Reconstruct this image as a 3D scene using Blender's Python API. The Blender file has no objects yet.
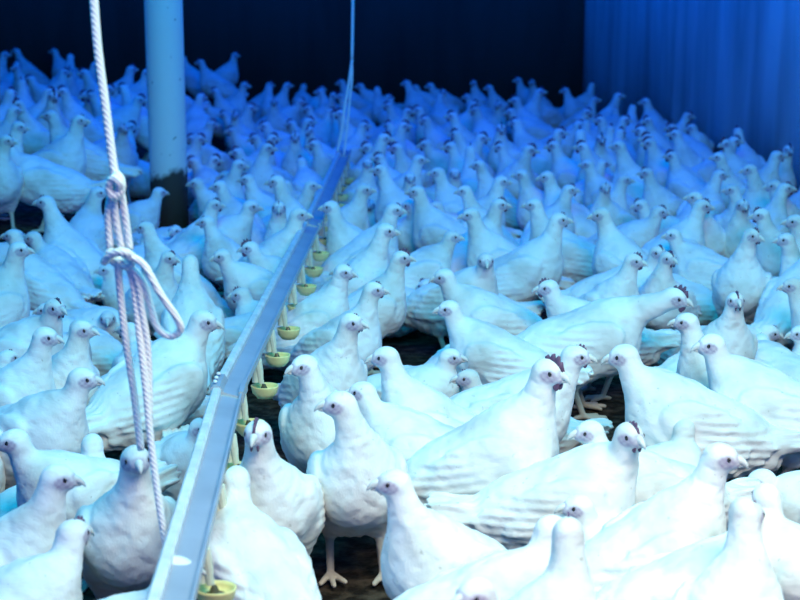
import bpy, bmesh, math, random
import numpy as np
from mathutils import Vector, Matrix, Euler
R = math.radians
SC = bpy.context.scene
COL = SC.collection

# ------------------------------------------------------------------ camera
FPX, CAM_H, PITCH = 1500.0, 1.4, math.atan(310 / 1500.0)
cd = bpy.data.cameras.new('camera')
cam = bpy.data.objects.new('camera', cd)
COL.objects.link(cam)
cam.location = (0, 0, CAM_H)
cam.rotation_euler = (math.pi / 2 - PITCH, 0, 0)
cd.sensor_width = 36.0
cd.lens = 36.0 * FPX / 800
cd.clip_start, cd.clip_end = 0.05, 200
cd.dof.use_dof = True
cd.dof.focus_distance = 4.1
cd.dof.aperture_fstop = 4.6
SC.camera = cam

# ------------------------------------------------------------------ world, lights, exposure
w = bpy.data.worlds.new('world')
SC.world = w
w.use_nodes = True
w.node_tree.nodes['Background'].inputs[0].default_value = (0.0, 0.064, 0.50, 1)
w.node_tree.nodes['Background'].inputs[1].default_value = 1.0


def area(name, loc, target, size, power, color, spread=180):
    ld = bpy.data.lights.new(name, 'AREA')
    ld.shape = 'RECTANGLE'
    ld.size, ld.size_y = size
    ld.energy = power
    ld.color = color
    ld.spread = R(spread)
    o = bpy.data.objects.new(name, ld)
    COL.objects.link(o)
    o.location = loc
    o.rotation_euler = (Vector(target) - Vector(loc)).to_track_quat('-Z', 'Y').to_euler()
    return o


area('white_lamp', (1.0, 1.4, 2.8), (0.75, 3.1, 0.0), (2.2, 1.2), 35, (1.0, 0.84, 0.56), 110)
area('cyan_lamp', (0.3, 3.0, 3.6), (0.3, 4.6, 0.0), (4.5, 3.4), 98, (0.0, 0.80, 0.82))
area('blue_lamp', (0.1, 9.5, 3.6), (0.1, 10.5, 0.0), (4.6, 6.0), 64, (0.0, 0.045, 1.0))
SC.view_settings.view_transform = 'Standard'
SC.view_settings.look = 'None'
SC.view_settings.gamma = 1
SC.view_settings.use_curve_mapping = False
SC.view_settings.exposure = 0.53


# ------------------------------------------------------------------ materials
def mat(name):
    m = bpy.data.materials.new(name)
    m.use_nodes = True
    nt = m.node_tree
    return m, nt, nt.nodes['Principled BSDF']


def N(nt, kind, **kw):
    n = nt.nodes.new(kind)
    for k, v in kw.items():
        setattr(n, k, v)
    return n


def simple(name, col, rough=0.6, metal=0.0, noise=0.0, nscale=20.0, bump=0.0, spec=0.3):
    m, nt, b = mat(name)
    b.inputs['Roughness'].default_value = rough
    b.inputs['Metallic'].default_value = metal
    b.inputs['Specular IOR Level'].default_value = spec
    b.inputs['Base Color'].default_value = (*col, 1)
    if noise or bump:
        tc = N(nt, 'ShaderNodeTexCoord')
        nz = N(nt, 'ShaderNodeTexNoise')
        nz.inputs['Scale'].default_value = nscale
        nz.inputs['Detail'].default_value = 6
        nt.links.new(tc.outputs['Object'], nz.inputs['Vector'])
        if noise:
            rp = N(nt, 'ShaderNodeValToRGB')
            rp.color_ramp.elements[0].position = 0.3
            rp.color_ramp.elements[1].position = 0.7
            rp.color_ramp.elements[0].color = (*[c * (1 - noise) for c in col], 1)
            rp.color_ramp.elements[1].color = (*[min(1, c * (1 + noise * .4)) for c in col], 1)
            nt.links.new(nz.outputs['Fac'], rp.inputs[0])
            nt.links.new(rp.outputs[0], b.inputs['Base Color'])
        if bump:
            bp = N(nt, 'ShaderNodeBump')
            bp.inputs['Strength'].default_value = bump
            bp.inputs['Distance'].default_value = 0.01
            nt.links.new(nz.outputs['Fac'], bp.inputs['Height'])
            nt.links.new(bp.outputs[0], b.inputs['Normal'])
    return m


def feather_mat():
    m, nt, b = mat('white_feathers')
    L = nt.links.new
    tc = N(nt, 'ShaderNodeTexCoord')
    b.inputs['Roughness'].default_value = 0.85
    b.inputs['Specular IOR Level'].default_value = 0.15
    b.inputs['Sheen Weight'].default_value = 0.15
    # white with small natural variation and a few dirt specks
    n1 = N(nt, 'ShaderNodeTexNoise'); n1.inputs['Scale'].default_value = 9; n1.inputs['Detail'].default_value = 5
    oi = N(nt, 'ShaderNodeObjectInfo')
    ad = N(nt, 'ShaderNodeVectorMath'); ad.operation = 'ADD'
    L(tc.outputs['Object'], ad.inputs[0]); L(oi.outputs['Random'], ad.inputs[1])
    L(ad.outputs[0], n1.inputs['Vector'])
    r1 = N(nt, 'ShaderNodeValToRGB')
    r1.color_ramp.elements[0].position = .30; r1.color_ramp.elements[0].color = (.64, .65, .62, 1)
    r1.color_ramp.elements[1].position = .55; r1.color_ramp.elements[1].color = (.86, .87, .86, 1)
    L(n1.outputs['Fac'], r1.inputs[0])
    n2 = N(nt, 'ShaderNodeTexNoise'); n2.inputs['Scale'].default_value = 60; n2.inputs['Detail'].default_value = 2
    L(ad.outputs[0], n2.inputs['Vector'])
    r2 = N(nt, 'ShaderNodeValToRGB')
    r2.color_ramp.elements[0].position = .70; r2.color_ramp.elements[0].color = (1, 1, 1, 1)
    r2.color_ramp.elements[1].position = .78; r2.color_ramp.elements[1].color = (.45, .42, .36, 1)
    L(n2.outputs['Fac'], r2.inputs[0])
    mu = N(nt, 'ShaderNodeMix'); mu.data_type = 'RGBA'; mu.blend_type = 'MULTIPLY'; mu.inputs[0].default_value = .55
    L(r1.outputs[0], mu.inputs[6]); L(r2.outputs[0], mu.inputs[7])
    # bare skin around the eye, yellow shanks
    a1 = N(nt, 'ShaderNodeAttribute'); a1.attribute_name = 'skin'
    a2 = N(nt, 'ShaderNodeAttribute'); a2.attribute_name = 'shank'
    m1 = N(nt, 'ShaderNodeMix'); m1.data_type = 'RGBA'; m1.inputs[7].default_value = (.36, .30, .43, 1)
    L(a1.outputs['Fac'], m1.inputs[0]); L(mu.outputs[2], m1.inputs[6])
    m2 = N(nt, 'ShaderNodeMix'); m2.data_type = 'RGBA'; m2.inputs[7].default_value = (.50, .47, .42, 1)
    L(a2.outputs['Fac'], m2.inputs[0]); L(m1.outputs[2], m2.inputs[6])
    L(m2.outputs[2], b.inputs['Base Color'])
    # feather relief: overlapping scales stretched along the body + fine barbs
    mp = N(nt, 'ShaderNodeMapping'); mp.inputs['Scale'].default_value = (20, 38, 38)
    L(tc.outputs['Object'], mp.inputs[0])
    vo = N(nt, 'ShaderNodeTexVoronoi'); vo.inputs['Scale'].default_value = 1.0; vo.feature = 'SMOOTH_F1'
    nw = N(nt, 'ShaderNodeTexNoise'); nw.inputs['Scale'].default_value = 14
    L(tc.outputs['Object'], nw.inputs['Vector'])
    mx = N(nt, 'ShaderNodeVectorMath'); mx.operation = 'MULTIPLY_ADD'
    mx.inputs[1].default_value = (1.6, 1.6, 1.6)
    L(nw.outputs['Color'], mx.inputs[0]); L(mp.outputs[0], mx.inputs[2])
    L(mx.outputs[0], vo.inputs['Vector'])
    mp2 = N(nt, 'ShaderNodeMapping'); mp2.inputs['Scale'].default_value = (60, 260, 160)
    L(tc.outputs['Object'], mp2.inputs[0])
    n3 = N(nt, 'ShaderNodeTexNoise'); n3.inputs['Scale'].default_value = 1; n3.inputs['Detail'].default_value = 3
    L(mp2.outputs[0], n3.inputs['Vector'])
    ma = N(nt, 'ShaderNodeMath'); ma.operation = 'MULTIPLY_ADD'; ma.inputs[1].default_value = .18
    L(n3.outputs['Fac'], ma.inputs[0]); L(vo.outputs['Distance'], ma.inputs[2])
    iv = N(nt, 'ShaderNodeMath'); iv.operation = 'SUBTRACT'; iv.inputs[0].default_value = 1; iv.use_clamp = True
    L(a1.outputs['Fac'], iv.inputs[1])
    st = N(nt, 'ShaderNodeMath'); st.operation = 'MULTIPLY'; st.inputs[1].default_value = .5
    L(iv.outputs[0], st.inputs[0])
    bp = N(nt, 'ShaderNodeBump'); bp.inputs['Distance'].default_value = .011
    L(st.outputs[0], bp.inputs['Strength'])
    L(ma.outputs[0], bp.inputs['Height']); L(bp.outputs[0], b.inputs['Normal'])
    return m


def litter_mat():
    m, nt, b = mat('dark_litter')
    L = nt.links.new
    tc = N(nt, 'ShaderNodeTexCoord')
    n1 = N(nt, 'ShaderNodeTexNoise'); n1.inputs['Scale'].default_value = 22; n1.inputs['Detail'].default_value = 9
    L(tc.outputs['Object'], n1.inputs['Vector'])
    r = N(nt, 'ShaderNodeValToRGB')
    e = r.color_ramp.elements
    e[0].position = .42; e[0].color = (.012, .009, .007, 1)
    e[1].position = .80; e[1].color = (.11, .085, .065, 1)
    L(n1.outputs['Fac'], r.inputs[0]); L(r.outputs[0], b.inputs['Base Color'])
    b.inputs['Roughness'].default_value = .9
    b.inputs['Specular IOR Level'].default_value = .15
    bp = N(nt, 'ShaderNodeBump'); bp.inputs['Distance'].default_value = .03; bp.inputs['Strength'].default_value = 1
    L(n1.outputs['Fac'], bp.inputs['Height']); L(bp.outputs[0], b.inputs['Normal'])
    return m


def post_mat():
    m, nt, b = mat('painted_post')
    L = nt.links.new
    tc = N(nt, 'ShaderNodeTexCoord')
    sp = N(nt, 'ShaderNodeSeparateXYZ'); L(tc.outputs['Object'], sp.inputs[0])
    nz = N(nt, 'ShaderNodeTexNoise'); nz.inputs['Scale'].default_value = 18; nz.inputs['Detail'].default_value = 8
    L(tc.outputs['Object'], nz.inputs['Vector'])
    # edge of the grime tilts across the post
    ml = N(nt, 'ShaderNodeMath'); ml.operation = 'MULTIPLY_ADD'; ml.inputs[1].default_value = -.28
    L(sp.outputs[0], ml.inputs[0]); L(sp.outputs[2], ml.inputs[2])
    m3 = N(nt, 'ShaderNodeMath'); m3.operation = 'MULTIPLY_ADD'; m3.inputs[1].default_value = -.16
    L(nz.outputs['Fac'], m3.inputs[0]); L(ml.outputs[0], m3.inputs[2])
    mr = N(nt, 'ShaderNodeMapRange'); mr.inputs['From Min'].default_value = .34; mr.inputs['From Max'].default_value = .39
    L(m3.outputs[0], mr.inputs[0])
    n2 = N(nt, 'ShaderNodeTexNoise'); n2.inputs['Scale'].default_value = 30; n2.inputs['Detail'].default_value = 4
    L(tc.outputs['Object'], n2.inputs['Vector'])
    r2 = N(nt, 'ShaderNodeValToRGB'); e = r2.color_ramp.elements
    e[0].position = .27; e[0].color = (.05, .05, .05, 1); e[1].position = .32; e[1].color = (.72, .74, .72, 1)
    L(n2.outputs['Fac'], r2.inputs[0])
    mx = N(nt, 'ShaderNodeMix'); mx.data_type = 'RGBA'
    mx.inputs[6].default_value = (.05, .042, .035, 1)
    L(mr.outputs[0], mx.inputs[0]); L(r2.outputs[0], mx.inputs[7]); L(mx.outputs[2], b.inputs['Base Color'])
    b.inputs['Roughness'].default_value = .7
    return m


def rope_mat():
    m, nt, b = mat('white_rope')
    L = nt.links.new
    tc = N(nt, 'ShaderNodeTexCoord')
    wv = N(nt, 'ShaderNodeTexWave'); wv.bands_direction = 'DIAGONAL'; wv.inputs['Scale'].default_value = 60
    L(tc.outputs['Object'], wv.inputs['Vector'])
    bp = N(nt, 'ShaderNodeBump'); bp.inputs['Distance'].default_value = .001
    L(wv.outputs['Fac'], bp.inputs['Height']); L(bp.outputs[0], b.inputs['Normal'])
    b.inputs['Base Color'].default_value = (.9, .9, .88, 1)
    b.inputs['Roughness'].default_value = .8
    return m


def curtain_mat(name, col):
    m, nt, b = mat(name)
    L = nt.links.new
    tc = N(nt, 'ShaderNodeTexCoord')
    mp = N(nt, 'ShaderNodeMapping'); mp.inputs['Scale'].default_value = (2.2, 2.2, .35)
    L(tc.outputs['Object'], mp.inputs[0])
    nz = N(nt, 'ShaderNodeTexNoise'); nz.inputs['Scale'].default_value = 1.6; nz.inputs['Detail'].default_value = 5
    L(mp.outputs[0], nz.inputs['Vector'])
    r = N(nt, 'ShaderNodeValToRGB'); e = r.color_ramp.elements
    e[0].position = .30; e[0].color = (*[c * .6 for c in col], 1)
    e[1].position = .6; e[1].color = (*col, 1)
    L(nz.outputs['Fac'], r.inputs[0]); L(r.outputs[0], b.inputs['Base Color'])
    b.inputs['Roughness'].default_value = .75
    return m


M_FEATHER = feather_mat()
M_COMB = simple('comb_red', (.15, .08, .15), .55, noise=.3, nscale=90)
M_BEAK = simple('beak_horn', (.70, .70, .66), .45, noise=.2, nscale=60)
M_EYE = simple('eye_dark', (.02, .013, .01), .12, spec=.8)
M_STEEL = simple('galvanised_steel', (.46, .50, .54), .45, .3, noise=.12, nscale=8, bump=.03)
M_PIPE = simple('pipe_plastic', (.74, .77, .78), .4, 0, noise=.2, nscale=25)
M_CUP = simple('yellow_plastic', (.88, .80, .36), .4, 0, noise=.15, nscale=40)
M_CUPW = simple('pale_bracket_plastic', (.72, .74, .58), .45, 0, noise=.2, nscale=40)
M_DARKHOLE = simple('cup_water', (.10, .10, .06), .1)
M_ROPE = rope_mat()


# ------------------------------------------------------------------ helpers
def sm(t):
    t = max(0.0, min(1.0, t))
    return t * t * (3 - 2 * t)


def floor_h(x, y):
    """Litter is banked up beyond the post on the left."""
    return .29 * sm((-x - 1.42) / .35) * sm((y - 6.55) / .5)


def ray(px, py):
    d = Vector(((px - 400) / FPX, 1, -(py - 300) / FPX))
    c, s = math.cos(PITCH), math.sin(PITCH)
    return Vector((d.x, d.y * c + d.z * s, -d.y * s + d.z * c))


def at_z(px, py, z):
    d = ray(px, py)
    t = (z - CAM_H) / d.z
    return Vector((0, 0, CAM_H)) + d * t


def at_y(px, py, y):
    d = ray(px, py)
    return Vector((0, 0, CAM_H)) + d * (y / d.y)


def project(p):
    v = Vector(p) - Vector((0, 0, CAM_H))
    c, s = math.cos(PITCH), math.sin(PITCH)
    y, z = v.y * c - v.z * s, v.y * s + v.z * c
    return 400 + FPX * v.x / y, 300 - FPX * z / y


def link(name, me, parent=None):
    o = bpy.data.objects.new(name, me)
    COL.objects.link(o)
    if parent:
        o.parent = parent
    return o


def from_bm(name, bm, m, parent=None, smooth=True):
    me = bpy.data.meshes.new(name)
    bm.normal_update()
    bm.to_mesh(me)
    bm.free()
    if smooth:
        for p in me.polygons:
            p.use_smooth = True
    for x in (m if isinstance(m, (list, tuple)) else [m]):
        me.materials.append(x)
    return link(name, me, parent)


def tube(bm, pts, r, seg=8, cap=True, mi=0):
    """Swept tube along pts; r number or list."""
    pts = [Vector(p) for p in pts]
    rs = r if isinstance(r, (list, tuple)) else [r] * len(pts)
    prev = None
    rings = []
    for i, p in enumerate(pts):
        t = (pts[min(i + 1, len(pts) - 1)] - pts[max(i - 1, 0)]).normalized()
        u = t.cross(Vector((0, 0, 1)) if abs(t.z) < .95 else Vector((0, 1, 0))).normalized() if prev is None else (prev - t * prev.dot(t)).normalized()
        prev = u
        v = t.cross(u)
        rings.append([bm.verts.new(p + (u * math.cos(2 * math.pi * k / seg) + v * math.sin(2 * math.pi * k / seg)) * rs[i]) for k in range(seg)])
    for a, b in zip(rings, rings[1:]):
        for k in range(seg):
            f = bm.faces.new((a[k], a[(k + 1) % seg], b[(k + 1) % seg], b[k]))
            f.material_index = mi
    if cap:
        bm.faces.new(rings[0][::-1]).material_index = mi
        bm.faces.new(rings[-1]).material_index = mi


def lathe(bm, prof, seg=24, m=Matrix.Identity(4), mi=0):
    rings = []
    for r, z in prof:
        rings.append([bm.verts.new(m @ Vector((r * math.cos(2 * math.pi * k / seg), r * math.sin(2 * math.pi * k / seg), z))) for k in range(seg)])
    for a, b in zip(rings, rings[1:]):
        for k in range(seg):
            bm.faces.new((a[k], a[(k + 1) % seg], b[(k + 1) % seg], b[k])).material_index = mi
    bm.faces.new(rings[0][::-1]).material_index = mi
    bm.faces.new(rings[-1]).material_index = mi


def catmull(P, n=8):
    P = [Vector(p) for p in P]
    Q = [P[0] * 2 - P[1]] + P + [P[-1] * 2 - P[-2]]
    out = []
    for i in range(1, len(Q) - 2):
        a, b, c, d = Q[i - 1:i + 3]
        for k in range(n):
            t = k / n
            out.append(.5 * ((2 * b) + (c - a) * t + (2 * a - 5 * b + 4 * c - d) * t * t + (3 * b - a - 3 * c + d) * t ** 3))
    out.append(P[-1])
    return out


def structure(o):
    o['kind'] = 'structure'
    return o


def tag(o, label, cat, group=None):
    o['label'] = label
    o['category'] = cat
    if group:
        o['group'] = group
    return o


# ------------------------------------------------------------------ the shed
def build_floor():
    nx, ny = 90, 190
    x0, x1, y0, y1 = -5.2, 3.4, 0.6, 16.0
    V, F = [], []
    rnd = random.Random(4)
    for j in range(ny + 1):
        for i in range(nx + 1):
            x = x0 + (x1 - x0) * i / nx
            y = y0 + (y1 - y0) * j / ny
            V.append((x, y, floor_h(x, y) + rnd.uniform(-.012, 0.0)))
    for j in range(ny):
        for i in range(nx):
            a = j * (nx + 1) + i
            F.append((a, a + 1, a + nx + 2, a + nx + 1))
    me = bpy.data.meshes.new('floor')
    me.from_pydata(V, [], F)
    me.materials.append(litter_mat())
    for p in me.polygons:
        p.use_smooth = True
    structure(link('floor', me))


def wall(name, a, b, h, th, m, ribs=0):
    a, b = Vector((*a, 0)), Vector((*b, 0))
    d = (b - a).normalized()
    n = Vector((-d.y, d.x, 0))
    bm = bmesh.new()
    K = max(2, int((b - a).length / .08))
    front, top = [], []
    for k in range(K + 1):
        t = k / K
        off = ribs * (math.sin(t * K * .55) * .5 + math.sin(t * K * .173 + 1) * .5)
        p = a + (b - a) * t + n * off
        q = a + (b - a) * t - n * th
        front.append((bm.verts.new((p.x, p.y, -.05)), bm.verts.new((p.x, p.y, h))))
        top.append((bm.verts.new((q.x, q.y, -.05)), bm.verts.new((q.x, q.y, h))))
    for k in range(K):
        bm.faces.new((front[k][0], front[k + 1][0], front[k + 1][1], front[k][1]))
        bm.faces.new((top[k + 1][0], top[k][0], top[k][1], top[k + 1][1]))
        bm.faces.new((front[k][1], front[k + 1][1], top[k + 1][1], top[k][1]))
        bm.faces.new((front[k + 1][0], front[k][0], top[k][0], top[k + 1][0]))
    bm.faces.new((front[0][0], front[0][1], top[0][1], top[0][0]))
    bm.faces.new((front[K][1], front[K][0], top[K][0], top[K][1]))
    bmesh.ops.recalc_face_normals(bm, faces=bm.faces)
    structure(from_bm(name, bm, m))


WALL_X = lambda y: 2.50 - .085 * (y - 9.3)
build_floor()
wall('wall_right', (WALL_X(.6), .6), (WALL_X(16), 16), 2.8, .12, curtain_mat('pale_curtain_wall', (.84, .86, .88)), .004)
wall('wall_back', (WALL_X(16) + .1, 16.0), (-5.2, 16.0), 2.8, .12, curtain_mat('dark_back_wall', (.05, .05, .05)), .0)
wall('wall_left', (-5.2, 16), (-5.2, .6), 2.8, .12, curtain_mat('left_wall_boards', (.2, .2, .2)), .0)

# ------------------------------------------------------------------ the post
POST = (-1.238, 8.0)
bm = bmesh.new()
lathe(bm, [(.1, -.03), (.1, .5), (.1, 1.2), (.1, 2.8)], 32)
post = from_bm('support_post', bm, post_mat())
post.location = (POST[0], POST[1], 0)
tag(post, 'round white painted post with a dark grimy foot, standing among the chickens', 'post')

# ------------------------------------------------------------------ the drinker line
RAIL_Z = .40
RAIL = [(2.1, -.375), (3.72, -.442), (6.5, -.388), (9.6, -.352)]
Y0, Y1 = RAIL[0][0], RAIL[-1][0]


def rail_pt(y, dx=0, dz=0):
    for (a, xa), (b, xb) in zip(RAIL, RAIL[1:]):
        if y <= b or b == Y1:
            return Vector((xa + (xb - xa) * (y - a) / (b - a) + dx, y, RAIL_Z + dz))


def sweep_profile(prof, y0, y1, m, name, parent, step=.5):
    bm = bmesh.new()
    n = max(2, int((y1 - y0) / step) + 1)
    ys = sorted(set([y0 + (y1 - y0) * i / (n - 1) for i in range(n)] + [y for y, _ in RAIL if y0 < y < y1]))
    rings = []
    for y in ys:
        rings.append([bm.verts.new(rail_pt(y, dx, dz)) for dx, dz in prof])
    k = len(prof)
    for a, b in zip(rings, rings[1:]):
        for j in range(k):
            bm.faces.new((a[j], a[(j + 1) % k], b[(j + 1) % k], b[j]))
    bm.faces.new(rings[0][::-1])
    bm.faces.new(rings[-1])
    bmesh.ops.recalc_face_normals(bm, faces=bm.faces)
    return from_bm(name, bm, m, parent, smooth=False)


line = bpy.data.objects.new('drinker_line', None)
COL.objects.link(line)
tag(line, 'long metal drinker rail with a row of yellow cups, running back through the flock', 'drinker line')
# shallow channel, its right lip turned up
sweep_profile([(-.012, .000), (.034, -.010), (.036, .004), (.041, .004), (.040, -.018), (-.012, -.008)], Y0, Y1, M_STEEL, 'channel', line)
sweep_profile([(-.036, -.004), (-.036, .012), (-.031, .018), (-.017, .018), (-.012, .012), (-.012, -.004)], Y0, Y1, M_PIPE, 'top_rail', line)
bm = bmesh.new()
tube(bm, [rail_pt(y, -.030, -.022) for y, _ in RAIL], .013, 12)
from_bm('water_pipe', bm, M_PIPE, line)
for yy in (3.72, 6.5, 9.3):                    # joint sleeves with bolts
    sl = sweep_profile([(-.040, -.010), (-.040, .015), (-.033, .022), (-.015, .022), (-.006, .006), (.031, -.005), (.033, .008), (.045, .008), (.044, -.023), (-.02, -.015)], yy - .06, yy + .06, M_STEEL, 'joint_sleeve', line)
    for k in range(3):
        bm = bmesh.new()
        p = rail_pt(yy - .04 + .04 * k, -.028, .026)
        lathe(bm, [(.006, 0), (.006, .004), (.003, .007)], 10, Matrix.Translation(p))
        from_bm('bolt', bm, M_PIPE, sl)
# one cup unit: tube, bracket and cup
bmc = bmesh.new()
tube(bmc, [(0, 0, .070), (0, 0, 0)], .0095, 10)
tube(bmc, [(.006, 0, .066), (.012, 0, .03), (.016, 0, -.004)], [.013, .011, .007], 10)
tube(bmc, [(0, 0, .072), (0, 0, .052)], .013, 10)
tube(bmc, [(.010, .010, .060), (.014, .008, .03), (.022, .006, -.012)], .004, 6)
drop_me = bpy.data.meshes.new('drop_tube'); bmc.to_mesh(drop_me); bmc.free(); drop_me.materials.append(M_CUPW)
bmc = bmesh.new()
lathe(bmc, [(.006, -.030), (.018, -.027), (.028, -.014), (.031, 0), (.032, .004), (.029, .004), (.027, -.002), (.024, -.010)], 24, Matrix.Translation((.026, 0, -.014)) @ Matrix.Diagonal((1.25, 1.1, 1.15, 1)))
cup_me = bpy.data.meshes.new('cup'); bmc.to_mesh(cup_me); bmc.free(); cup_me.materials.append(M_CUP)
for p in cup_me.polygons: p.use_smooth = True
bmc = bmesh.new()
lathe(bmc, [(.022, -.014), (.010, -.008), (.005, .004)], 16, Matrix.Translation((.024, 0, -.010)))
wat_me = bpy.data.meshes.new('cup_valve'); bmc.to_mesh(wat_me); bmc.free(); wat_me.materials.append(M_DARKHOLE)
cy = 2.64
CUPS = []
while cy < Y1 - .2:
    o = link('drop_tube', drop_me, line)
    o.location = rail_pt(cy, .026, -.085)
    c = link('cup', cup_me, o)
    c2 = link('cup_valve', wat_me, c)
    CUPS.append(cy)
    cy += .366


# ------------------------------------------------------------------ ropes
def rope_piece(bm, pts, r, n=8):
    tube(bm, catmull(pts, n), r, 8)


DR = 2.75
def q(px, py, d=DR):
    return at_y(px, py, d)


bm = bmesh.new()
rr = .0072
rope_piece(bm, [q(90, -60), q(97, 40), q(106, 110), q(115, 178)], rr * 1.15)
# knot
rope_piece(bm, [q(115, 172), q(121, 180, DR - .02), q(121, 191, DR - .02), q(113, 196, DR - .02), q(109, 187, DR - .02), q(114, 178, DR - .03), q(120, 184, DR - .03), q(118, 196, DR)], rr * 1.1, 6)
rope_piece(bm, [q(110, 180, DR + .02), q(118, 186, DR - .01), q(114, 200, DR)], rr * 1.1, 6)
# doubled strands down to the second knot
for xs in ([(111, 192), (108, 215), (110, 248)], [(114, 194), (116, 220), (122, 250)], [(121, 190), (125, 215), (130, 250)]):
    rope_piece(bm, [q(x, y, DR + .01 * i) for i, (x, y) in enumerate(xs)], rr)
rope_piece(bm, [q(104, 262), q(112, 254, DR - .02), q(124, 252, DR - .03), q(133, 258, DR - .01), q(128, 266, DR), q(114, 262, DR + .01), q(110, 250, DR)], rr * 1.1, 6)
# loose loop thrown to the right, and the tails
rope_piece(bm, [q(124, 254, DR - .02), q(143, 264, DR - .02), q(160, 293, DR - .02), q(178, 320, DR - .01), q(180, 331, DR), q(170, 336, DR + .01), q(158, 328, DR + .01), q(150, 305, DR + .01), q(142, 280, DR), q(126, 262, DR)], rr)
rope_piece(bm, [q(118, 258), q(120, 290, DR + .02), q(126, 340, DR + .02), q(135, 400, DR + .03), q(141, 450, DR + .03)], rr)
rope_piece(bm, [q(124, 258), q(133, 282, DR + .01), q(139, 330, DR), q(146, 390, DR - .01), q(152, 450, DR - .02), q(163, 528, DR - .03), q(175, 585, DR - .02), q(180, 610, DR)], rr)
rope_piece(bm, [q(127, 257), q(138, 282, DR), q(142, 310, DR), q(148, 350, DR), q(150, 420, DR)], rr * .9)
rope = from_bm('knotted_rope', bm, M_ROPE)
tag(rope, 'thick white knotted rope with a loose loop, hanging in front of the flock', 'rope')

bm = bmesh.new()
yb = 9.25
pa = rail_pt(yb, -.03, .022)
top = at_y(352, 60, yb)
rope_piece(bm, [pa, at_y(342, 128, yb), at_y(345, 105, yb), at_y(349, 82, yb), top], .0085)
rope_piece(bm, [rail_pt(yb, .01, .0), at_y(347, 130, yb), at_y(350, 98, yb), at_y(352, 80, yb), top], .0065)
rope_piece(bm, [top, top + Vector((0.01, 0, .5)), top + Vector((0.02, 0, 1.4))], .009)
tag(from_bm('suspension_cord', bm, M_ROPE), 'thin doubled cord holding up the far end of the drinker rail', 'cord')


# ------------------------------------------------------------------ chicken bodies (one continuous surface each)
def smin(a, b, k):
    h = np.maximum(k - np.abs(a - b), 0) / k
    return np.minimum(a, b) - h * h * k * .25


def rot_y(a):   # nose up by a
    c, s = math.cos(a), math.sin(a)
    return np.array([[c, 0, -s], [0, 1, 0], [s, 0, c]], dtype=np.float32)


def rot_z(a):
    c, s = math.cos(a), math.sin(a)
    return np.array([[c, -s, 0], [s, c, 0], [0, 0, 1]], dtype=np.float32)


def rot_x(a):
    c, s = math.cos(a), math.sin(a)
    return np.array([[1, 0, 0], [0, c, -s], [0, s, c]], dtype=np.float32)


def ell(P, c, r, M=None):
    d = P - np.array(c, dtype=np.float32)
    if M is not None:
        d = d @ M          # columns of M are the local axes
    r = np.array(r, dtype=np.float32)
    k0 = np.sqrt(((d / r) ** 2).sum(1))
    k1 = np.sqrt(((d / (r * r)) ** 2).sum(1)) + 1e-9
    return k0 * (k0 - 1) / k1


def cone(P, a, b, ra, rb):
    a = np.array(a, dtype=np.float32); b = np.array(b, dtype=np.float32)
    ba = b - a
    t = np.clip(((P - a) @ ba) / (ba @ ba), 0, 1)
    return np.sqrt(((P - a - t[:, None] * ba) ** 2).sum(1)) - (ra + (rb - ra) * t)


# head = (forward, height), neck bulge; standing / sitting
TYPES = {
    'up':    dict(zb=.215, pitch=24, head=(.120, .430), bow=.050, tail=18, hp=-4),
    'tall':  dict(zb=.225, pitch=34, head=(.105, .465), bow=.040, tail=8, hp=-2),
    'mid':   dict(zb=.205, pitch=16, head=(.150, .375), bow=.045, tail=26, hp=-8),
    'fwd':   dict(zb=.205, pitch=10, head=(.235, .345), bow=.010, tail=14, hp=-10),
    'sit':   dict(zb=.115, pitch=8, head=(.125, .265), bow=.050, tail=24, hp=-4),
    'sitlow': dict(zb=.112, pitch=4, head=(.165, .200), bow=.035, tail=20, hp=-12),
    'down':  dict(zb=.205, pitch=-6, head=(.225, .195), bow=-.02, tail=34, hp=-60),
}


def surface_nets(F, org, h):
    nx, ny, nz = F.shape
    ins = F < 0
    c = np.zeros((nx - 1, ny - 1, nz - 1), dtype=np.int8)
    for i in (0, 1):
        for j in (0, 1):
            for k in (0, 1):
                c += ins[i:nx - 1 + i, j:ny - 1 + j, k:nz - 1 + k]
    act = (c > 0) & (c < 8)
    idx = -np.ones(act.shape, dtype=np.int64)
    I = np.argwhere(act)
    idx[act] = np.arange(len(I))
    S = np.zeros((len(I), 3)); W = np.zeros(len(I))
    corners = [(i, j, k) for i in (0, 1) for j in (0, 1) for k in (0, 1)]
    for a in corners:
        for ax in range(3):
            if a[ax]:
                continue
            b = list(a); b[ax] = 1
            fa = F[I[:, 0] + a[0], I[:, 1] + a[1], I[:, 2] + a[2]]
            fb = F[I[:, 0] + b[0], I[:, 1] + b[1], I[:, 2] + b[2]]
            m = (fa < 0) != (fb < 0)
            t = np.where(m, fa / np.where(m, fa - fb, 1), 0)
            pt = np.array(a, dtype=float)[None, :].repeat(len(I), 0)
            pt[:, ax] += t
            S[m] += pt[m]; W[m] += 1
    V = org + (I + S / W[:, None]) * h
    Q = []
    for ax in range(3):
        u, v = (ax + 1) % 3, (ax + 2) % 3
        sl0 = [slice(1, -1)] * 3; sl1 = [slice(1, -1)] * 3
        sl0[ax] = slice(0, -1); sl1[ax] = slice(1, None)
        a = ins[tuple(sl0)]; b = ins[tuple(sl1)]
        for flip, m in ((False, a & ~b), (True, ~a & b)):
            E = np.argwhere(m)
            E[:, u] += 1; E[:, v] += 1
            def cell(du, dv):
                e = E.copy(); e[:, u] += du; e[:, v] += dv
                return idx[e[:, 0], e[:, 1], e[:, 2]]
            q4 = np.stack([cell(-1, -1), cell(0, -1), cell(0, 0), cell(-1, 0)], 1)
            Q.append(q4[:, ::-1] if flip else q4)
    return V, np.concatenate(Q)


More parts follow.
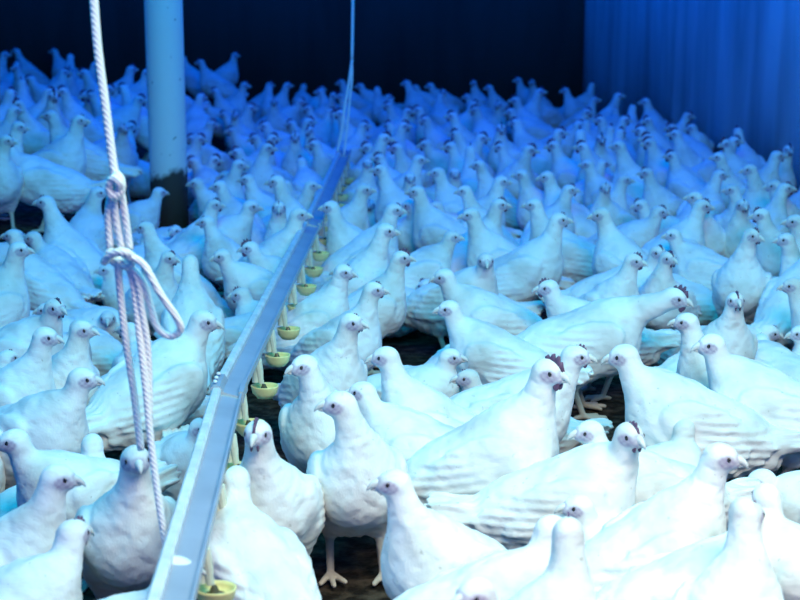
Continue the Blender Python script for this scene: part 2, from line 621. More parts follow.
def chicken_shape(kind, yaw, step, seed=0):
    T = TYPES[kind]
    rs = np.random.RandomState(seed * 7 + 3)
    zb, pitch = T['zb'], R(T['pitch'] + rs.uniform(-4, 4))
    stand = zb > .16
    fw, hz = T['head']
    ya = R(yaw)
    B0 = rot_y(pitch)
    C = np.array([-.02, 0, zb])
    def L(x, y, z):
        return C + B0 @ np.array([x, y, z])
    root = L(.065, 0, .022)
    # the head swings round the neck root
    off = np.array([fw - root[0], 0])
    k = .75 if kind in ('fwd', 'down', 'sitlow') else .55
    base = np.array([root[0], 0.0]) + off * (1 - k)
    hx = base[0] + off[0] * k * math.cos(ya)
    hy = off[0] * k * math.sin(ya)
    H = np.array([hx, hy, hz])
    Hm = rot_z(ya) @ rot_y(R(T['hp'] + rs.uniform(-5, 5)))
    p0, p3 = root, H + Hm @ np.array([-.012, 0, -.006])
    p1 = root + B0 @ np.array([.035 + T['bow'], 0, .045])
    p2 = p3 + np.array([-.02 * math.cos(ya) * (1 if T['bow'] > 0 else 2), -.02 * math.sin(ya), -.075 if kind != 'down' else .05])
    if kind == 'fwd':
        p2 = p3 + np.array([-.06 * math.cos(ya), -.06 * math.sin(ya), -.035])
    def bez(t):
        return (1 - t) ** 3 * p0 + 3 * (1 - t) ** 2 * t * p1 + 3 * (1 - t) * t * t * p2 + t ** 3 * p3

    # grid
    tail_tip = L(-.30, 0, .02 + .14 * math.sin(R(T['tail'])))
    lo = np.array([min(tail_tip[0], -.27) - .03, -.16, -.01])
    hi = np.array([max(hx + .05, .16), .16, max(hz + .05, zb + .14)])
    lo[1] = min(lo[1], hy - .05); hi[1] = max(hi[1], hy + .05)
    n = np.ceil((hi - lo) / step).astype(int) + 1
    gx, gy, gz = [lo[i] + np.arange(n[i]) * step for i in range(3)]
    w_rnd, ph_rnd, dx_rnd = rs.uniform(-.04, .06), rs.uniform(0, 6, 6), rs.uniform(-.02, .02, 2)

    def field(P):
        P = P.astype(np.float32)
        w = 1.0 + w_rnd
        D = ell(P, L(-.02, 0, 0), (.155, .100 * w, .095), B0)
        D = smin(D, ell(P, L(.068, 0, -.008), (.082, .084 * w, .092), B0), .05)
        D = smin(D, ell(P, L(-.13, 0, .008), (.085, .066, .062), B0 @ rot_y(R(12))), .05)
        D = smin(D, ell(P, L(-.075, 0, -.050), (.085, .078, .055), B0 @ rot_y(R(-14))), .04)   # belly fluff
        # wings, folded, with the flight feathers lying back over the rump
        for s in (-1, 1):
            W = B0 @ rot_z(R(7 * s)) @ rot_y(R(6))
            D = smin(D, ell(P, L(-.015, .082 * s * w, .018), (.112, .026, .060), W), .012)
            W2 = B0 @ rot_z(R(13 * s)) @ rot_y(R(2))
            D = smin(D, ell(P, L(-.105, .068 * s, .016), (.095, .017, .034), W2), .007)
            D = smin(D, ell(P, L(-.150, .056 * s, .020), (.085, .012, .020), W2 @ rot_y(R(-6))), .005)
            D = smin(D, ell(P, L(-.060, .094 * s * w, -.012), (.075, .012, .030), W @ rot_y(R(-12))), .008)
        # tail: roof of feathers
        ta = R(T['tail'])
        for s, an, up, ln in ((0, 0, .0, .078), (-1, 10, -.006, .074), (1, 10, -.006, .074), (-1, 20, -.016, .064), (1, 20, -.016, .064), (-1, 6, .012, .068), (1, 6, .012, .068)):
            Mt = B0 @ rot_y(-ta) @ rot_z(R(-an * s)) @ rot_x(R(28 * s))
            c = L(-.19, .016 * s, .026 + up) + Mt @ np.array([-.035, 0, 0])
            D = smin(D, ell(P, c, (ln, .024, .0095), Mt), .010)
        D = smin(D, ell(P, L(-.19, 0, .022), (.060, .040, .036), B0 @ rot_y(-ta)), .02)
        D = smin(D, ell(P, L(-.185, 0, -.018), (.050, .050, .032), B0), .02)                  # fluff below the tail
        # neck
        K = 9
        r0, r1 = .078, .0285
        pts = [bez(i / (K - 1)) for i in range(K)]
        rad = [r0 + (r1 - r0) * (1 - (1 - i / (K - 1)) ** 1.55) for i in range(K)]
        NK = None
        for a, b, ra, rb in zip(pts, pts[1:], rad, rad[1:]):
            d = cone(P, a, b, ra, rb)
            NK = d if NK is None else np.minimum(NK, d)
        D = smin(D, NK, .045)
        # head
        D = smin(D, ell(P, H, (.0310, .0240, .0265), Hm), .014)
        D = smin(D, ell(P, H + Hm @ np.array([.016, 0, -.004]), (.021, .0165, .0165), Hm), .008)
        # ruffled plumage
        ph = ph_rnd
        rough = (np.sin(P[:, 0] * 62 + 9 * P[:, 2] + ph[0]) * np.sin(P[:, 1] * 70 + ph[1]) * np.sin(P[:, 2] * 58 - 14 * P[:, 0] + ph[2])
                 + .6 * np.sin(P[:, 0] * 120 + P[:, 2] * 60 + ph[3]) * np.sin(P[:, 1] * 130 + ph[4]) * np.sin(P[:, 2] * 140 + ph[5]))
        hd = np.sqrt(((P - H.astype(np.float32)) ** 2).sum(1))
        D = D + (.0017 * rough) * np.clip((hd - .04) / .05, 0, 1)
        Ql = (P - C.astype(np.float32)) @ B0
        wm = np.clip((np.abs(Ql[:, 1]) - .045) / .02, 0, 1) * np.clip((.03 - Ql[:, 0]) / .05, 0, 1) * np.clip((Ql[:, 2] + .045) / .02, 0, 1)
        D = D + .0017 * np.sin((Ql[:, 2] + .22 * Ql[:, 0]) * 300 + ph[0]) * wm
        tm = np.clip((-.15 - Ql[:, 0]) / .03, 0, 1)
        D = D + .0022 * np.sin(Ql[:, 1] * 330 + ph[1]) * tm
        bm_ = np.clip((-.03 - Ql[:, 2]) / .03, 0, 1) * np.clip((.05 - Ql[:, 0]) / .05, 0, 1)
        D = D + .0035 * np.sin(Ql[:, 0] * 150 + Ql[:, 1] * 60 + ph[2]) * np.sin(Ql[:, 1] * 140 + Ql[:, 2] * 120 + ph[3]) * bm_
        # legs
        shank = None
        if stand:
            for s in (-1, 1):
                dx = dx_rnd[0 if s < 0 else 1]
                hip = L(-.015, .052 * s, -.045)
                hock = np.array([-.045 + dx, .055 * s, .098])
                foot = np.array([-.012 + dx, .058 * s, .012])
                D = smin(D, cone(P, hip, hock, .044, .015), .025)
                sh = cone(P, hock, foot, .0105, .0085)
                for a, l in ((0, .062), (32, .052), (-32, .052), (180, .026)):
                    t = foot + np.array([math.cos(R(a)) * l, math.sin(R(a)) * l, -.005])
                    sh = np.minimum(sh, cone(P, foot, t, .0085, .0060))
                shank = sh if shank is None else np.minimum(shank, sh)
            D = smin(D, shank, .006)
        return D

    # coarse pass, then the fine grid only near the surface
    cidx = [np.arange(0, n[i] + 3, 4) for i in range(3)]
    G = np.stack(np.meshgrid(*[lo[i] + cidx[i] * step for i in range(3)], indexing='ij'), -1)
    Dc = field(G.reshape(-1, 3)).reshape(G.shape[:3])
    near = [(np.arange(n[i]) + 2) // 4 for i in range(3)]
    F = Dc[np.ix_(*near)].copy()
    m = np.abs(F) < 6.5 * step
    fi = np.argwhere(m)
    F[m] = field(lo + fi * step)
    V, Q = surface_nets(F, lo, step)
    # keep the lowest point on the ground
    me = bpy.data.meshes.new('chicken')
    me.from_pydata(V.tolist(), [], Q.tolist())
    nv = len(V)
    lv = (V - H) @ Hm
    hs_ok = np.sqrt((lv ** 2).sum(1)) < .045
    skin = np.clip((1.25 - np.sqrt(((lv[:, 0] - .012) / .017) ** 2 + ((lv[:, 2] + .003) / .0135) ** 2)) * 2.6, 0, 1)
    skin *= (np.abs(lv[:, 1]) > .006) & (np.abs(lv[:, 0]) < .05) & (np.abs(lv[:, 2]) < .03) & (np.abs(lv[:, 1]) < .03)
    skin = np.maximum(skin, np.clip((lv[:, 0] - .022) / .006, 0, 1) * (np.abs(lv[:, 1]) < .03) * (np.abs(lv[:, 2]) < .03) * (lv[:, 0] < .06) * .8)
    skin *= .72 + .28 * np.sin(lv[:, 0] * 420) * np.sin(lv[:, 2] * 460)
    skin = np.maximum(skin, np.clip(1.5 - np.sqrt(((lv[:, 0] - .0125) / .0065) ** 2 + ((lv[:, 2] - .003) / .0055) ** 2), 0, 1) * (np.abs(lv[:, 1]) > .008) * (np.abs(lv[:, 1]) < .03) * (hs_ok))
    sk = np.zeros(nv)
    if stand:
        Pv = V.astype(np.float32)
        low = V[:, 2] < .11
        for s in (-1, 1):
            pass
        sk = np.clip((.094 - V[:, 2]) / .008, 0, 1)
        if T['zb'] < .16: sk[:] = 0
    for nm, arr in (('skin', skin), ('shank', sk)):
        at = me.attributes.new(nm, 'FLOAT', 'POINT')
        at.data.foreach_set('value', arr.astype(np.float32))
    me.polygons.foreach_set('use_smooth', [True] * len(me.polygons))
    me.materials.append(M_FEATHER)
    me.update()
    HM = Matrix([[float(Hm[i][j]) for j in range(3)] for i in range(3)]).to_4x4()
    HM.translation = Vector(H.tolist())
    return me, HM


# small head parts, in the head's own frame (beak along +X)
def part_mesh(name, build, m):
    bm = bmesh.new()
    build(bm)
    bmesh.ops.recalc_face_normals(bm, faces=bm.faces)
    me = bpy.data.meshes.new(name)
    bm.to_mesh(me); bm.free()
    for p in me.polygons: p.use_smooth = True
    me.materials.append(m)
    return me


def b_beak(bm):
    tube(bm, [(.028, 0, .002), (.036, 0, .0025), (.045, 0, .0003), (.053, 0, -.0050), (.057, 0, -.0105)], [.0108, .0092, .0068, .0038, .0008], 12)
    tube(bm, [(.028, 0, -.008), (.038, 0, -.0085), (.048, 0, -.0092)], [.0070, .0052, .0012], 10)


def b_comb(bm):
    # serrated blade with real thickness
    prof = [(-.012, .020), (-.017, .030), (-.011, .036), (-.005, .030), (-.001, .040), (.005, .043), (.009, .032), (.014, .041), (.019, .040), (.021, .029), (.027, .031), (.030, .022), (.034, .010), (.032, .003), (.020, .013), (.004, .021)]
    half = []
    for s in (-1, 1):
        half.append([bm.verts.new((x, .0028 * s * (1.6 if z < .022 else .7), z)) for x, z in prof])
    n = len(prof)
    for k in range(n):
        a, b = half[0][k], half[0][(k + 1) % n]
        c, d = half[1][(k + 1) % n], half[1][k]
        bm.faces.new((a, b, c, d))
    bm.faces.new(half[0]); bm.faces.new(half[1][::-1])
    bmesh.ops.triangulate(bm, faces=[f for f in bm.faces if len(f.verts) > 4])


def b_wattle(bm):
    m = Matrix.Translation((.024, 0, -.021)) @ Matrix.Diagonal((.0085, .0035, .0125, 1))
    bmesh.ops.create_uvsphere(bm, u_segments=12, v_segments=8, radius=1, matrix=m)


def b_eye(bm):
    bmesh.ops.create_uvsphere(bm, u_segments=12, v_segments=8, radius=.0058, matrix=Matrix.Diagonal((1, .55, 1, 1)))


PM = {'beak': part_mesh('beak', b_beak, M_BEAK), 'comb': part_mesh('comb', b_comb, M_COMB),
      'wattle': part_mesh('wattle', b_wattle, M_COMB), 'eye': part_mesh('eye', b_eye, M_EYE)}
PARTS = [('beak', (0, 0, 0)), ('comb', (0, 0, 0)), ('wattle', (0, .007, 0)), ('wattle', (0, -.007, 0)), ('eye', (.0125, .0210, .003)), ('eye', (.0125, -.0210, .003))]
CACHE = {}


def get_shape(kind, yaw, lod, seed):
    key = (kind, yaw, lod, seed)
    if key in CACHE:
        return CACHE[key]
    me, HM = chicken_shape(kind, yaw, (.0046, .0064, .0095)[lod], seed)
    if lod == 2:                  # far birds: beak, comb and eyes belong to the one mesh
        bm = bmesh.new(); bm.from_mesh(me)
        for k, (nm, off) in enumerate(PARTS):
            n0 = len(bm.faces)
            tmp = PM[nm].copy()
            tmp.transform(HM @ Matrix.Translation(off))
            bm.from_mesh(tmp)
            bm.faces.ensure_lookup_table()
            for f in bm.faces[n0:]:
                f.material_index = {'beak': 1, 'comb': 2, 'wattle': 2, 'eye': 3}[nm]
            bpy.data.meshes.remove(tmp)
        bm.to_mesh(me); bm.free()
        for m in (M_BEAK, M_COMB, M_EYE):
            me.materials.append(m)
    CACHE[key] = (me, HM)
    return CACHE[key]


NEAR_Y, FAR_Y = 5.2, 8.6


def add_bird(x, y, heading, rel, kind, scale, seed, comb=1.0, name='chicken'):
    lod = 0 if y < NEAR_Y else (1 if y < FAR_Y else 2)
    rel = max(-120, min(120, round(rel / 30) * 30))
    me, HM = get_shape(kind, rel, lod, seed % (3 if lod < 2 else 2))
    o = link(name, me)
    o.location = (x, y, floor_h(x, y))
    o.rotation_euler = (0, 0, R(heading))
    o.scale = (scale,) * 3
    if lod < 2:
        comb *= .85
        for nm, off in PARTS:
            if comb < .3 and nm in ('comb', 'wattle') and comb <= 0:
                continue
            c = link(nm, PM[nm], o)
            s = comb if nm in ('comb', 'wattle') else 1.0
            base = Vector(off)
            if nm == 'comb':
                mm = Matrix.Translation((.006, 0, .016)) @ Matrix.Scale(s, 4) @ Matrix.Translation((-.006, 0, -.016))
            elif nm == 'wattle':
                mm = Matrix.Translation(base + Vector((.024, 0, -.012))) @ Matrix.Scale(s, 4) @ Matrix.Translation((-.024, 0, .012))
            else:
                mm = Matrix.Translation(base)
                if nm == 'beak':
                    mm = Matrix.Translation((-.004, 0, 0)) @ Matrix.Diagonal((1.0, .95, 1.0, 1))
            M = HM @ mm
            c.location, c.rotation_euler, c.scale = M.to_translation(), M.to_euler(), M.to_scale()
    return o


def lod_of(y):
    return 0 if y < NEAR_Y else (1 if y < FAR_Y else 2)


def quant(hh, bh):
    rel = (hh - bh + 180) % 360 - 180
    return max(-120, min(120, round(rel / 30) * 30))


def head_guess(kind, rel, s):
    """Head centre in the bird's own frame (without building it)."""
    fw, hz = TYPES[kind]['head']
    pt = R(TYPES[kind]['pitch'])
    rx = -.02 + .065 * math.cos(pt) - .022 * math.sin(pt)
    k = .75 if kind in ('fwd', 'down', 'sitlow') else .55
    o = fw - rx
    return Vector((rx + o * (1 - k) + o * k * math.cos(R(rel)), o * k * math.sin(R(rel)), hz)) * s


def stand_at(px, py, bh, hh, kind, s):
    """Where a bird has to stand for its head to be seen at (px, py)."""
    hl = Matrix.Rotation(R(bh), 3, 'Z') @ head_guess(kind, quant(hh, bh), s)
    p = at_z(px, py, hl.z)
    for _ in range(12):
        g = at_z(px, py, hl.z + floor_h(p.x - hl.x, p.y - hl.y))
        p = p.lerp(g, .6)
    return p.x - hl.x, p.y - hl.y


_n = 0
HEROES = [
 # px, py, body heading, head heading, kind, scale, comb, short name (the label is made of it)
 (60, 478, 330, 0, 'up', 1.0, .25, 'bare-headed one at the lower left picture corner'),
 (12, 441, 230, 210, 'mid', 1.0, .3, 'one at the left edge below the sitting broad-chested bird'),
 (84, 379, 325, 0, 'mid', 1.08, .35, 'broad-chested blue-shaded one left of the hanging rope'),
 (47, 337, 350, 0, 'up', 1.02, .4, 'rear of the two long-necked birds by the left edge'),
 (84, 330, 310, 350, 'up', 1.0, .4, 'one peering right just above the broad-chested bird'),
 (56, 308, 350, 330, 'mid', 1.08, .8, 'large dark-faced one bowing at the left edge'),
 (205, 321, 40, 345, 'mid', 1.16, .5, 'large one between rope loop and rail, head raised'),
 (136, 460, 290, 290, 'up', 1.05, .2, 'one facing the camera right behind the rope ends'),
 (12, 236, 160, 190, 'up', 1.0, .5, 'raised left-facing head at the left edge'),
 (32, 226, 170, 190, 'mid', 1.0, .7, 'one looking left over the raised left-edge head'),
 (99, 197, 30, 350, 'up', 1.08, .6, 'tall-necked one directly left of the upper rope knot'),
 (145, 228, 215, 190, 'tall', .98, .6, 'upright one in front of the dark post foot'),
 (170, 258, 290, 320, 'up', .95, .8, 'dark-faced one right of the rope loop'),
 (106, 270, 200, 190, 'sit', 1.0, .4, 'one with its head behind the second rope knot'),
 (30, 262, 0, 340, 'sit', 1.0, .4, 'low one resting under the left-edge pair'),
 (221, 244, 190, 190, 'mid', 1.0, .5, 'pale one pointing its beak left, beside the post'),
 (249, 236, 250, 200, 'mid', 1.0, 1.1, 'red-faced big-combed one left of the rail'),
 (190, 262, 100, 90, 'tall', 1.0, .4, 'one stretching its neck, back turned, below the post'),
 (206, 226, 250, 190, 'up', .95, .7, 'one peeking past the right side of the post'),
 (257, 434, 262, 262, 'up', 1.05, 1.0, 'camera-facing one with upright comb beside the near cups'),
 (237, 478, 120, 100, 'mid', 1.0, .5, 'one turned away, squeezed against the near rail'),
 (303, 366, 270, 210, 'up', 1.03, .3, 'slim upright one just right of the yellow cups'),
 (338, 404, 240, 190, 'up', 1.08, .35, 'white-breasted one facing left below the picture centre'),
 (353, 323, 300, 320, 'up', 1.05, .6, 'upright one looking down right above the slim bird'),
 (345, 276, 30, 350, 'up', 1.0, .6, 'one facing right beside the middle of the rail'),
 (375, 290, 320, 350, 'up', 1.0, .7, 'upright one with dark round face near the centre'),
 (361, 384, 215, 190, 'mid', 1.0, .3, 'one peeping out between two left-facing birds'),
 (384, 357, 195, 190, 'up', 1.02, .3, 'left-facing one with open chest left of the dark gap'),
 (402, 258, 20, 345, 'up', 1.0, 1.0, 'dark-combed one facing right above the dark gap'),
 (392, 483, 200, 190, 'up', 1.0, .45, 'purple-faced one at the bottom centre'),
 (550, 380, 2, 325, 'up', 1.16, 1.15, 'big one with tall dark comb and wattles'),
 (577, 356, 0, 340, 'mid', 1.1, .75, 'dark-faced one behind the tall-combed bird'),
 (448, 309, 185, 190, 'mid', 1.03, .35, 'pale left-facing one at the gap'),
 (443, 277, 185, 190, 'mid', 1.05, .4, 'wide-bodied one facing left behind the pale bird'),
 (482, 243, 20, 340, 'sit', 1.1, .9, 'low crouched one with dark comb, mid-flock'),
 (453, 229, 20, 345, 'mid', 1.0, .5, 'grey-faced one above the crouched bird'),
 (435, 211, 190, 190, 'mid', 1.0, .5, 'left-facing one just above the grey-faced bird'),
 (533, 209, 180, 185, 'up', 1.08, .3, 'tall clean one in full profile facing left'),
 (547, 288, 190, 200, 'mid', 1.05, .9, 'dark-wattled left-facing one under the clean profile bird'),
 (635, 261, 300, 340, 'up', 1.0, .9, 'dark-wattled one facing right, right of centre'),
 (669, 259, 240, 300, 'up', .98, .9, 'dark-faced one beside the right-hand wattled bird'),
 (672, 231, 185, 190, 'mid', 1.0, .4, 'one with thin beak to the left, deeper in'),
 (753, 236, 250, 320, 'tall', 1.04, .8, 'tallest one with vertical neck near the right wall'),
 (822, 240, 50, 30, 'up', 1.1, .5, 'standing one cut by the right edge, rear showing'),
 (736, 301, 275, 280, 'up', .98, .9, 'one staring straight at the camera, right side'),
 (676, 298, 5, 345, 'fwd', 1.2, 1.1, 'long one stretching its combed head right'),
 (685, 322, 210, 190, 'up', 1.02, .25, 'bare-headed upright one under the outstretched head'),
 (710, 357, 165, 190, 'mid', 1.14, .25, 'large bare-headed one facing left at the right edge'),
 (622, 356, 178, 190, 'mid', 1.14, .25, 'full-profile one with ruffled tail facing left'),
 (588, 436, 190, 190, 'mid', .98, .3, 'one with pale beak left, beside the dark gap'),
 (631, 440, 345, 300, 'mid', 1.08, .9, 'long-bodied one turning its comb to the camera'),
 (723, 457, 10, 350, 'up', 1.04, .3, 'plump one facing right with pale hooked beak'),
 (760, 480, 175, 170, 'sitlow', 1.0, .3, 'low one with its tail to the right edge'),
 (577, 507, 190, 200, 'sit', 1.0, .35, 'sleepy low one at the lower picture edge'),
 (20, 127, 25, 350, 'up', 1.05, .7, 'nearest one on the litter bank, upper left'),
 (6, 146, 170, 185, 'mid', 1.1, .5, 'one behind the nearest bird on the litter bank'),
 (67, 93, 350, 345, 'mid', 1.1, .5, 'right-facing one high on the litter bank'),
 (92, 100, 180, 190, 'mid', 1.1, .5, 'left-facing one on the litter bank by the rope'),
 (124, 141, 300, 300, 'up', 1.05, .7, 'dark-faced one on the bank left of the post'),
]

# birds of the middle and far flock: head position, facing
FAR = """
415 88 L;430 86 L;418 110 L;425 120 L;404 126 R;425 142 L;437 173 L;410 178 C;416 187 L;455 176 C;464 191 L;408 201 L;
452 121 L;475 115 L;482 138 R;501 131 C;515 103 L;510 112 L;528 127 R;478 165 L;502 184 R;521 175 L;546 177 L;553 148 L;
560 133 R;580 125 R;582 147 L;587 167 L;595 100 R;450 149 L;467 97 L;489 88 L;619 96 R;645 97 L;647 134 L;649 143 L;671 123 L;
688 116 R;675 134 L;691 128 L;671 156 L;618 146 L;646 173 L;605 188 C;718 155 L;735 141 R;749 170 L;778 156 R;694 193 L;703 206 R;
731 197 L;743 206 C;773 186 L;786 191 R;794 222 L;
215 125 R;224 117 L;251 108 R;232 131 L;265 126 L;273 136 R;255 141 L;237 150 L;268 148 R;274 102 C;301 102 R;291 124 L;295 137 C;
331 112 R;314 147 L;219 184 L;247 182 L;247 208 L;276 184 L;279 208 C;312 186 R;388 106 L;385 136 R;379 151 L;396 148 L;380 170 L;
362 216 R;387 231 R;252 209 R;192 139 L;193 157 L;196 176 L;205 104 L;
121 157 L;82 163 R;30 80 L;110 84 R;140 100 R;52 150 L;
320 92 L;345 96 R;360 84 L;245 88 R;215 92 L;285 82 C;540 92 R;565 86 L;600 118 L;625 120 R;500 152 L;530 150 R;640 205 L;
660 212 R;570 190 R;600 215 L;625 180 R;720 175 R;760 215 L;560 215 R;500 205 R;470 215 L;420 160 R;365 190 R;395 205 R;
330 205 L;300 215 R;240 165 R;215 160 R;215 205 R;10 190 R;45 200 L;20 250 R;60 225 R;785 240 L
"""


def caps(x, y, heading, s=1.0):
    c, n = math.cos(R(heading)), math.sin(R(heading))
    return [(x + c * t * s, y + n * t * s) for t in (-.21, -.12, -.03, .06)]


def overlap(c1, c2, r):
    t = 0
    for a in c1:
        for b in c2:
            d = math.hypot(a[0] - b[0], a[1] - b[1])
            if d < r:
                t += r - d
    return t


def outside(c):
    return sum(1 for x, y in c if math.hypot(x - POST[0], y - POST[1]) < .20 or x > WALL_X(y) - .15 or y > 15.82)


SPEC = []     # px, py, body heading, head heading, kind, scale, comb, label, heading freedom
for h in HEROES:
    SPEC.append([*h, 1])
rnd = random.Random(11)
for t in FAR.replace('\n', '').split(';'):
    if t.strip():
        a, b, f = t.split()
        px, py = float(a), float(b)
        hh = {'L': 185, 'R': 350, 'C': 275, 'A': 90}[f]
        kind = rnd.choice(('up', 'up', 'tall', 'mid', 'up'))
        if px < 150 and py < 170:
            kind = rnd.choice(('up', 'mid', 'sit'))
        SPEC.append([px, py, hh + rnd.choice((-60, -30, 0, 0, 30, 60)), hh, kind, rnd.uniform(1.0, 1.12) + (.05 if py < 150 else 0), rnd.choice((.3, .5, .7, .9)), None, 2])

PL = []
for sp in SPEC:
    x, y = stand_at(*sp[:6])
    PL.append([x, y, sp[2]])
RB = .145


def cost(i, x, y, bh, hard):
    c = caps(x, y, bh)
    t = outside(c) * 1.0
    for j, q_ in enumerate(PL):
        if j != i and abs(q_[0] - x) < .55 and abs(q_[1] - y) < .55:
            t += overlap(c, caps(*q_), RB)
    return t


for sweep in range(5):
    for i, sp in enumerate(SPEC):
        x, y, bh = PL[i]
        base = cost(i, x, y, bh, 0)
        if base < .01:
            continue
        best = (base + .0, x, y, bh)
        span = (0, -12, 12, -24, 24, -40, 40, 60, -60) if sp[8] == 1 else (0, -30, 30, -60, 60, 90, -90, 120)
        for dh in span:
            for dp in (0, -4, 4, -8, 8, -12, 12):
                b2 = sp[2] + dh
                if abs((sp[3] - b2 + 180) % 360 - 180) > 125:
                    continue
                X, Y = stand_at(sp[0], sp[1] + dp * (1 if sp[8] == 1 else .6), b2, sp[3], sp[4], sp[5])
                t = cost(i, X, Y, b2, 0) + abs(dp) * .004 + abs(dh) * .0006
                if t < best[0]:
                    best = (t, X, Y, b2)
        PL[i] = [best[1], best[2], best[3]]

BIRDS = []          # dict per bird
dropped = []
for i, sp in enumerate(SPEC):
    c = cost(i, *PL[i], 0)
    if sp[8] == 2 and c > .07:
        PL[i] = [99 + i, 99, 0]
        dropped.append(i)
        continue
    x, y, bh = PL[i]
    BIRDS.append(dict(x=x, y=y, h=bh, rel=quant(sp[3], bh), kind=sp[4], s=sp[5], comb=sp[6], label=sp[7], seed=i + 1, src=sp[8], head=sp[3]))
print('listed', len(BIRDS), 'dropped', len(dropped), 'residual', sum(1 for i in range(len(HEROES)) if cost(i, *PL[i], 0) > .05))

GAPS = [(412, 350, 26, 24), (580, 408, 22, 16), (566, 455, 14, 24), (450, 512, 16, 14), (782, 350, 24, 34), (245, 402, 16, 22), (112, 372, 8, 26),
        (117, 450, 10, 16), (310, 270, 4, 4), (40, 190, 24, 8), (635, 380, 6, 8), (775, 490, 8, 10), (320, 80, 8, 5), (550, 103, 14, 6), (215, 85, 12, 6), (640, 120, 10, 8), (735, 150, 10, 8), (166, 222, 14, 26)]


def head_world(b):
    return Vector((b['x'], b['y'], floor_h(b['x'], b['y']))) + Matrix.Rotation(R(b['h']), 3, 'Z') @ head_guess(b['kind'], b['rel'], b['s'])


HEADS = [(*project(head_world(b)), b['y']) for b in BIRDS]


def blocks(x, y, top, half):
    """Would a bird at x, y hide a gap in the flock or the head of a bird behind it?"""
    z0 = floor_h(x, y)
    u, v1 = project((x, y, z0 + top))
    u, v0 = project((x, y, z0))
    hw = half * FPX / math.hypot(y, 1.2)
    for gx, gy, ga, gb in GAPS:
        if abs(gx - u) < ga * .8 + hw * .8 and v1 - gb * .3 < gy < v0 + gb * .3:
            return True
    for hu, hv, hy in HEADS:
        if hy > y + .02 and abs(hu - u) < hw + 6 * 5 / hy and v1 - 5 < hv < v0:
            return True
    return False


def fill(y0, y1, step, kinds, tests, seed, r=.15):
    rnd = random.Random(seed)
    pts = []
    y = y0
    while y < y1:
        x, xb = -(430 / FPX) * y - .05, min((430 / FPX) * y + .05, WALL_X(y) - .17)
        while x < xb:
            pts.append((x + rnd.uniform(-.4, .4) * step, y + rnd.uniform(-.4, .4) * step))
            x += step
        y += step
    rnd.shuffle(pts)
    for x, y in pts:
        for tr in range(5):
            hd = rnd.uniform(0, 360)
            if rnd.random() < .6:
                hd = rnd.choice((0, 180)) + rnd.uniform(-35, 35)
            kind = rnd.choice(kinds)
            c = caps(x, y, hd)
            if outside(c):
                continue
            if any(abs(k['x'] - x) < .6 and abs(k['y'] - y) < .6 and overlap(c, caps(k['x'], k['y'], k['h']), r) > .0 for k in BIRDS):
                continue
            if tests and blocks(x, y, TYPES[kind]['head'][1] * .8, .10):
                continue
            rel = rnd.choice((-60, -30, 0, 30, 60))
            BIRDS.append(dict(x=x, y=y, h=round(hd), rel=rel, kind=kind, s=rnd.uniform(.97, 1.07) + (.07 if y > 9 else 0), comb=rnd.choice((.2, .4, .6, .8)), label=None, seed=rnd.randint(0, 99), src=3, head=round(hd) + rel))
            break


fill(2.2, 3.3, .10, ('up', 'mid', 'sit'), True, 1)
fill(3.3, 8.0, .10, ('sit', 'sitlow', 'sit', 'mid'), True, 2)
fill(8.0, 11.0, .16, ('up', 'mid', 'up', 'tall', 'sit'), True, 3, .19)
fill(11.0, 15.8, .18, ('up', 'mid', 'up', 'tall'), False, 4, .27)
for b in BIRDS:
    b['o'] = add_bird(b['x'], b['y'], b['h'], b['rel'], b['kind'], b['s'], b['seed'], b['comb'])

# what the photograph shows of each bird
bpy.context.view_layer.update()
dg = bpy.context.evaluated_depsgraph_get()
seen = {}
owner = {b['o'].name: b for b in BIRDS}
for py in range(2, 600, 3):
    for px in range(1, 800, 3):
        hit, loc, nor, idx, ob, mt = SC.ray_cast(dg, Vector((0, 0, CAM_H)), ray(px, py))
        if hit:
            n = ob.name if ob.name in owner else (ob.parent.name if ob.parent else '')
            if n in owner:
                w_ = 1.0 if 73 <= py <= 527 else .5
                seen[n] = seen.get(n, 0) + w_


def remove(b):
    for ch in list(b['o'].children):
        bpy.data.objects.remove(ch)
    bpy.data.objects.remove(b['o'])


for b in list(BIRDS):
    b['seen'] = seen.get(b['o'].name, 0)
    if b['seen'] == 0:
        remove(b)
        BIRDS.remove(b)
BIRDS.sort(key=lambda b: -b['seen'])
print('BIRDS', len(BIRDS), 'meshes', len(CACHE), 'smallest kept', BIRDS[min(299, len(BIRDS) - 1)]['seen'])
CROWD = BIRDS[300:]
BIRDS = BIRDS[:300]
for b in CROWD:        # slivers hidden between the others
    remove(b)

# ------------------------------------------------------------------ what sets each bird apart
ORD = ['first', 'second', 'third', 'fourth', 'fifth', 'sixth', 'seventh', 'eighth', 'ninth', 'tenth', 'eleventh', 'twelfth',
       'thirteenth', 'fourteenth', 'fifteenth', 'sixteenth', 'seventeenth', 'eighteenth', 'nineteenth', 'twentieth']


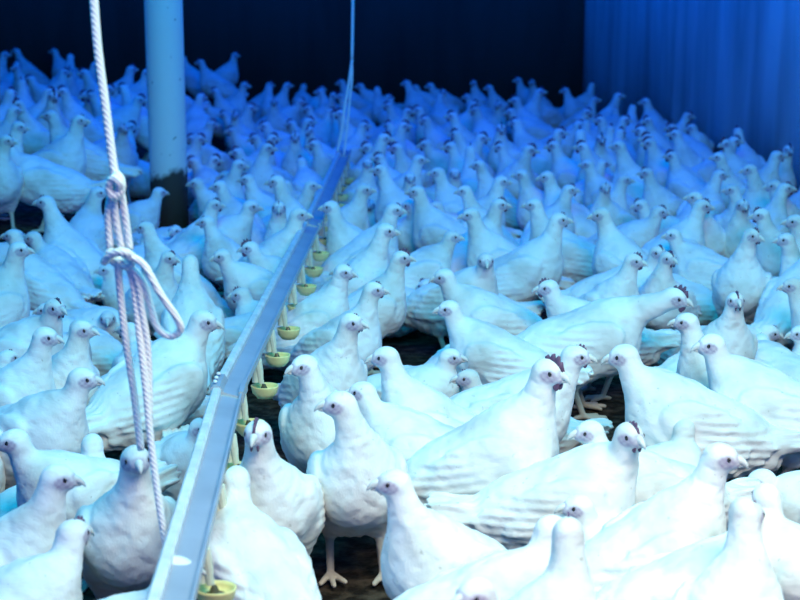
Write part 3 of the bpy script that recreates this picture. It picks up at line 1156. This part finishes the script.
def facing(b):
    a = (b['h'] + b['rel']) % 360
    if a < 55 or a > 315: return 'facing right'
    if a < 125: return 'facing away'
    if a < 225: return 'facing left'
    return 'facing forward'


named = [b for b in BIRDS if b['label']]
rest = [b for b in BIRDS if not b['label']]
for b in BIRDS:
    b['px'], b['py'] = project(head_world(b))
used = set()
near = sorted([b for b in rest if b['y'] < 8.2], key=lambda b: b['y'])
far = [b for b in rest if b['y'] >= 8.2]
pairs = []
for b in near:
    for hb in named:
        dx, dy = b['px'] - hb['px'], b['y'] - hb['y']
        mx = dx * b['y'] / FPX
        if abs(mx) > abs(dy):
            rel = 'right of' if mx > 0 else 'left of'
        else:
            rel = 'behind' if dy > 0 else 'in front of'
        pairs.append((math.hypot(mx, dy), id(b), b, rel, hb))
pairs.sort(key=lambda t: (t[0], t[2]['px']))
done = set()
for d, i_, b, rel, hb in pairs:
    if i_ in done or (rel, hb['label']) in used:
        continue
    used.add((rel, hb['label']))
    done.add(i_)
    tag(b['o'], 'chicken ' + facing(b) + ', ' + rel + ' the ' + hb['label'], 'chicken', 'white chickens of the flock')
for hb in named:
    tag(hb['o'], 'white chicken, the ' + hb['label'], 'chicken', 'white chickens of the flock')
# the far flock: rows counted from the back, places counted from the rail, the post or the bank
rows = sorted(far, key=lambda b: -b['y'])
for b in far:
    rx_ = project(rail_pt(min(b['y'], Y1), 0, 0))[0] if b['y'] < Y1 else 365
    b['reg'] = 'right of the rail' if b['px'] > rx_ else ('left of the rail' if b['px'] > 165 else 'left of the post')
    b['row'] = int((16.0 - b['y']) / .9)
for row in range(0, 12):
    for reg in ('right of the rail', 'left of the rail', 'left of the post'):
        g = [b for b in far if b['row'] == row and b['reg'] == reg]
        g.sort(key=lambda b: b['px'] if reg[0] == 'r' else -b['px'])
        for k, b in enumerate(g):
            rw = 'rearmost row' if row == 0 else ORD[row] + ' row from the back'
            tag(b['o'], 'chicken ' + facing(b) + ', ' + ORD[min(k, 19)] + ' ' + reg + ' in the ' + rw, 'chicken', 'white chickens of the flock')
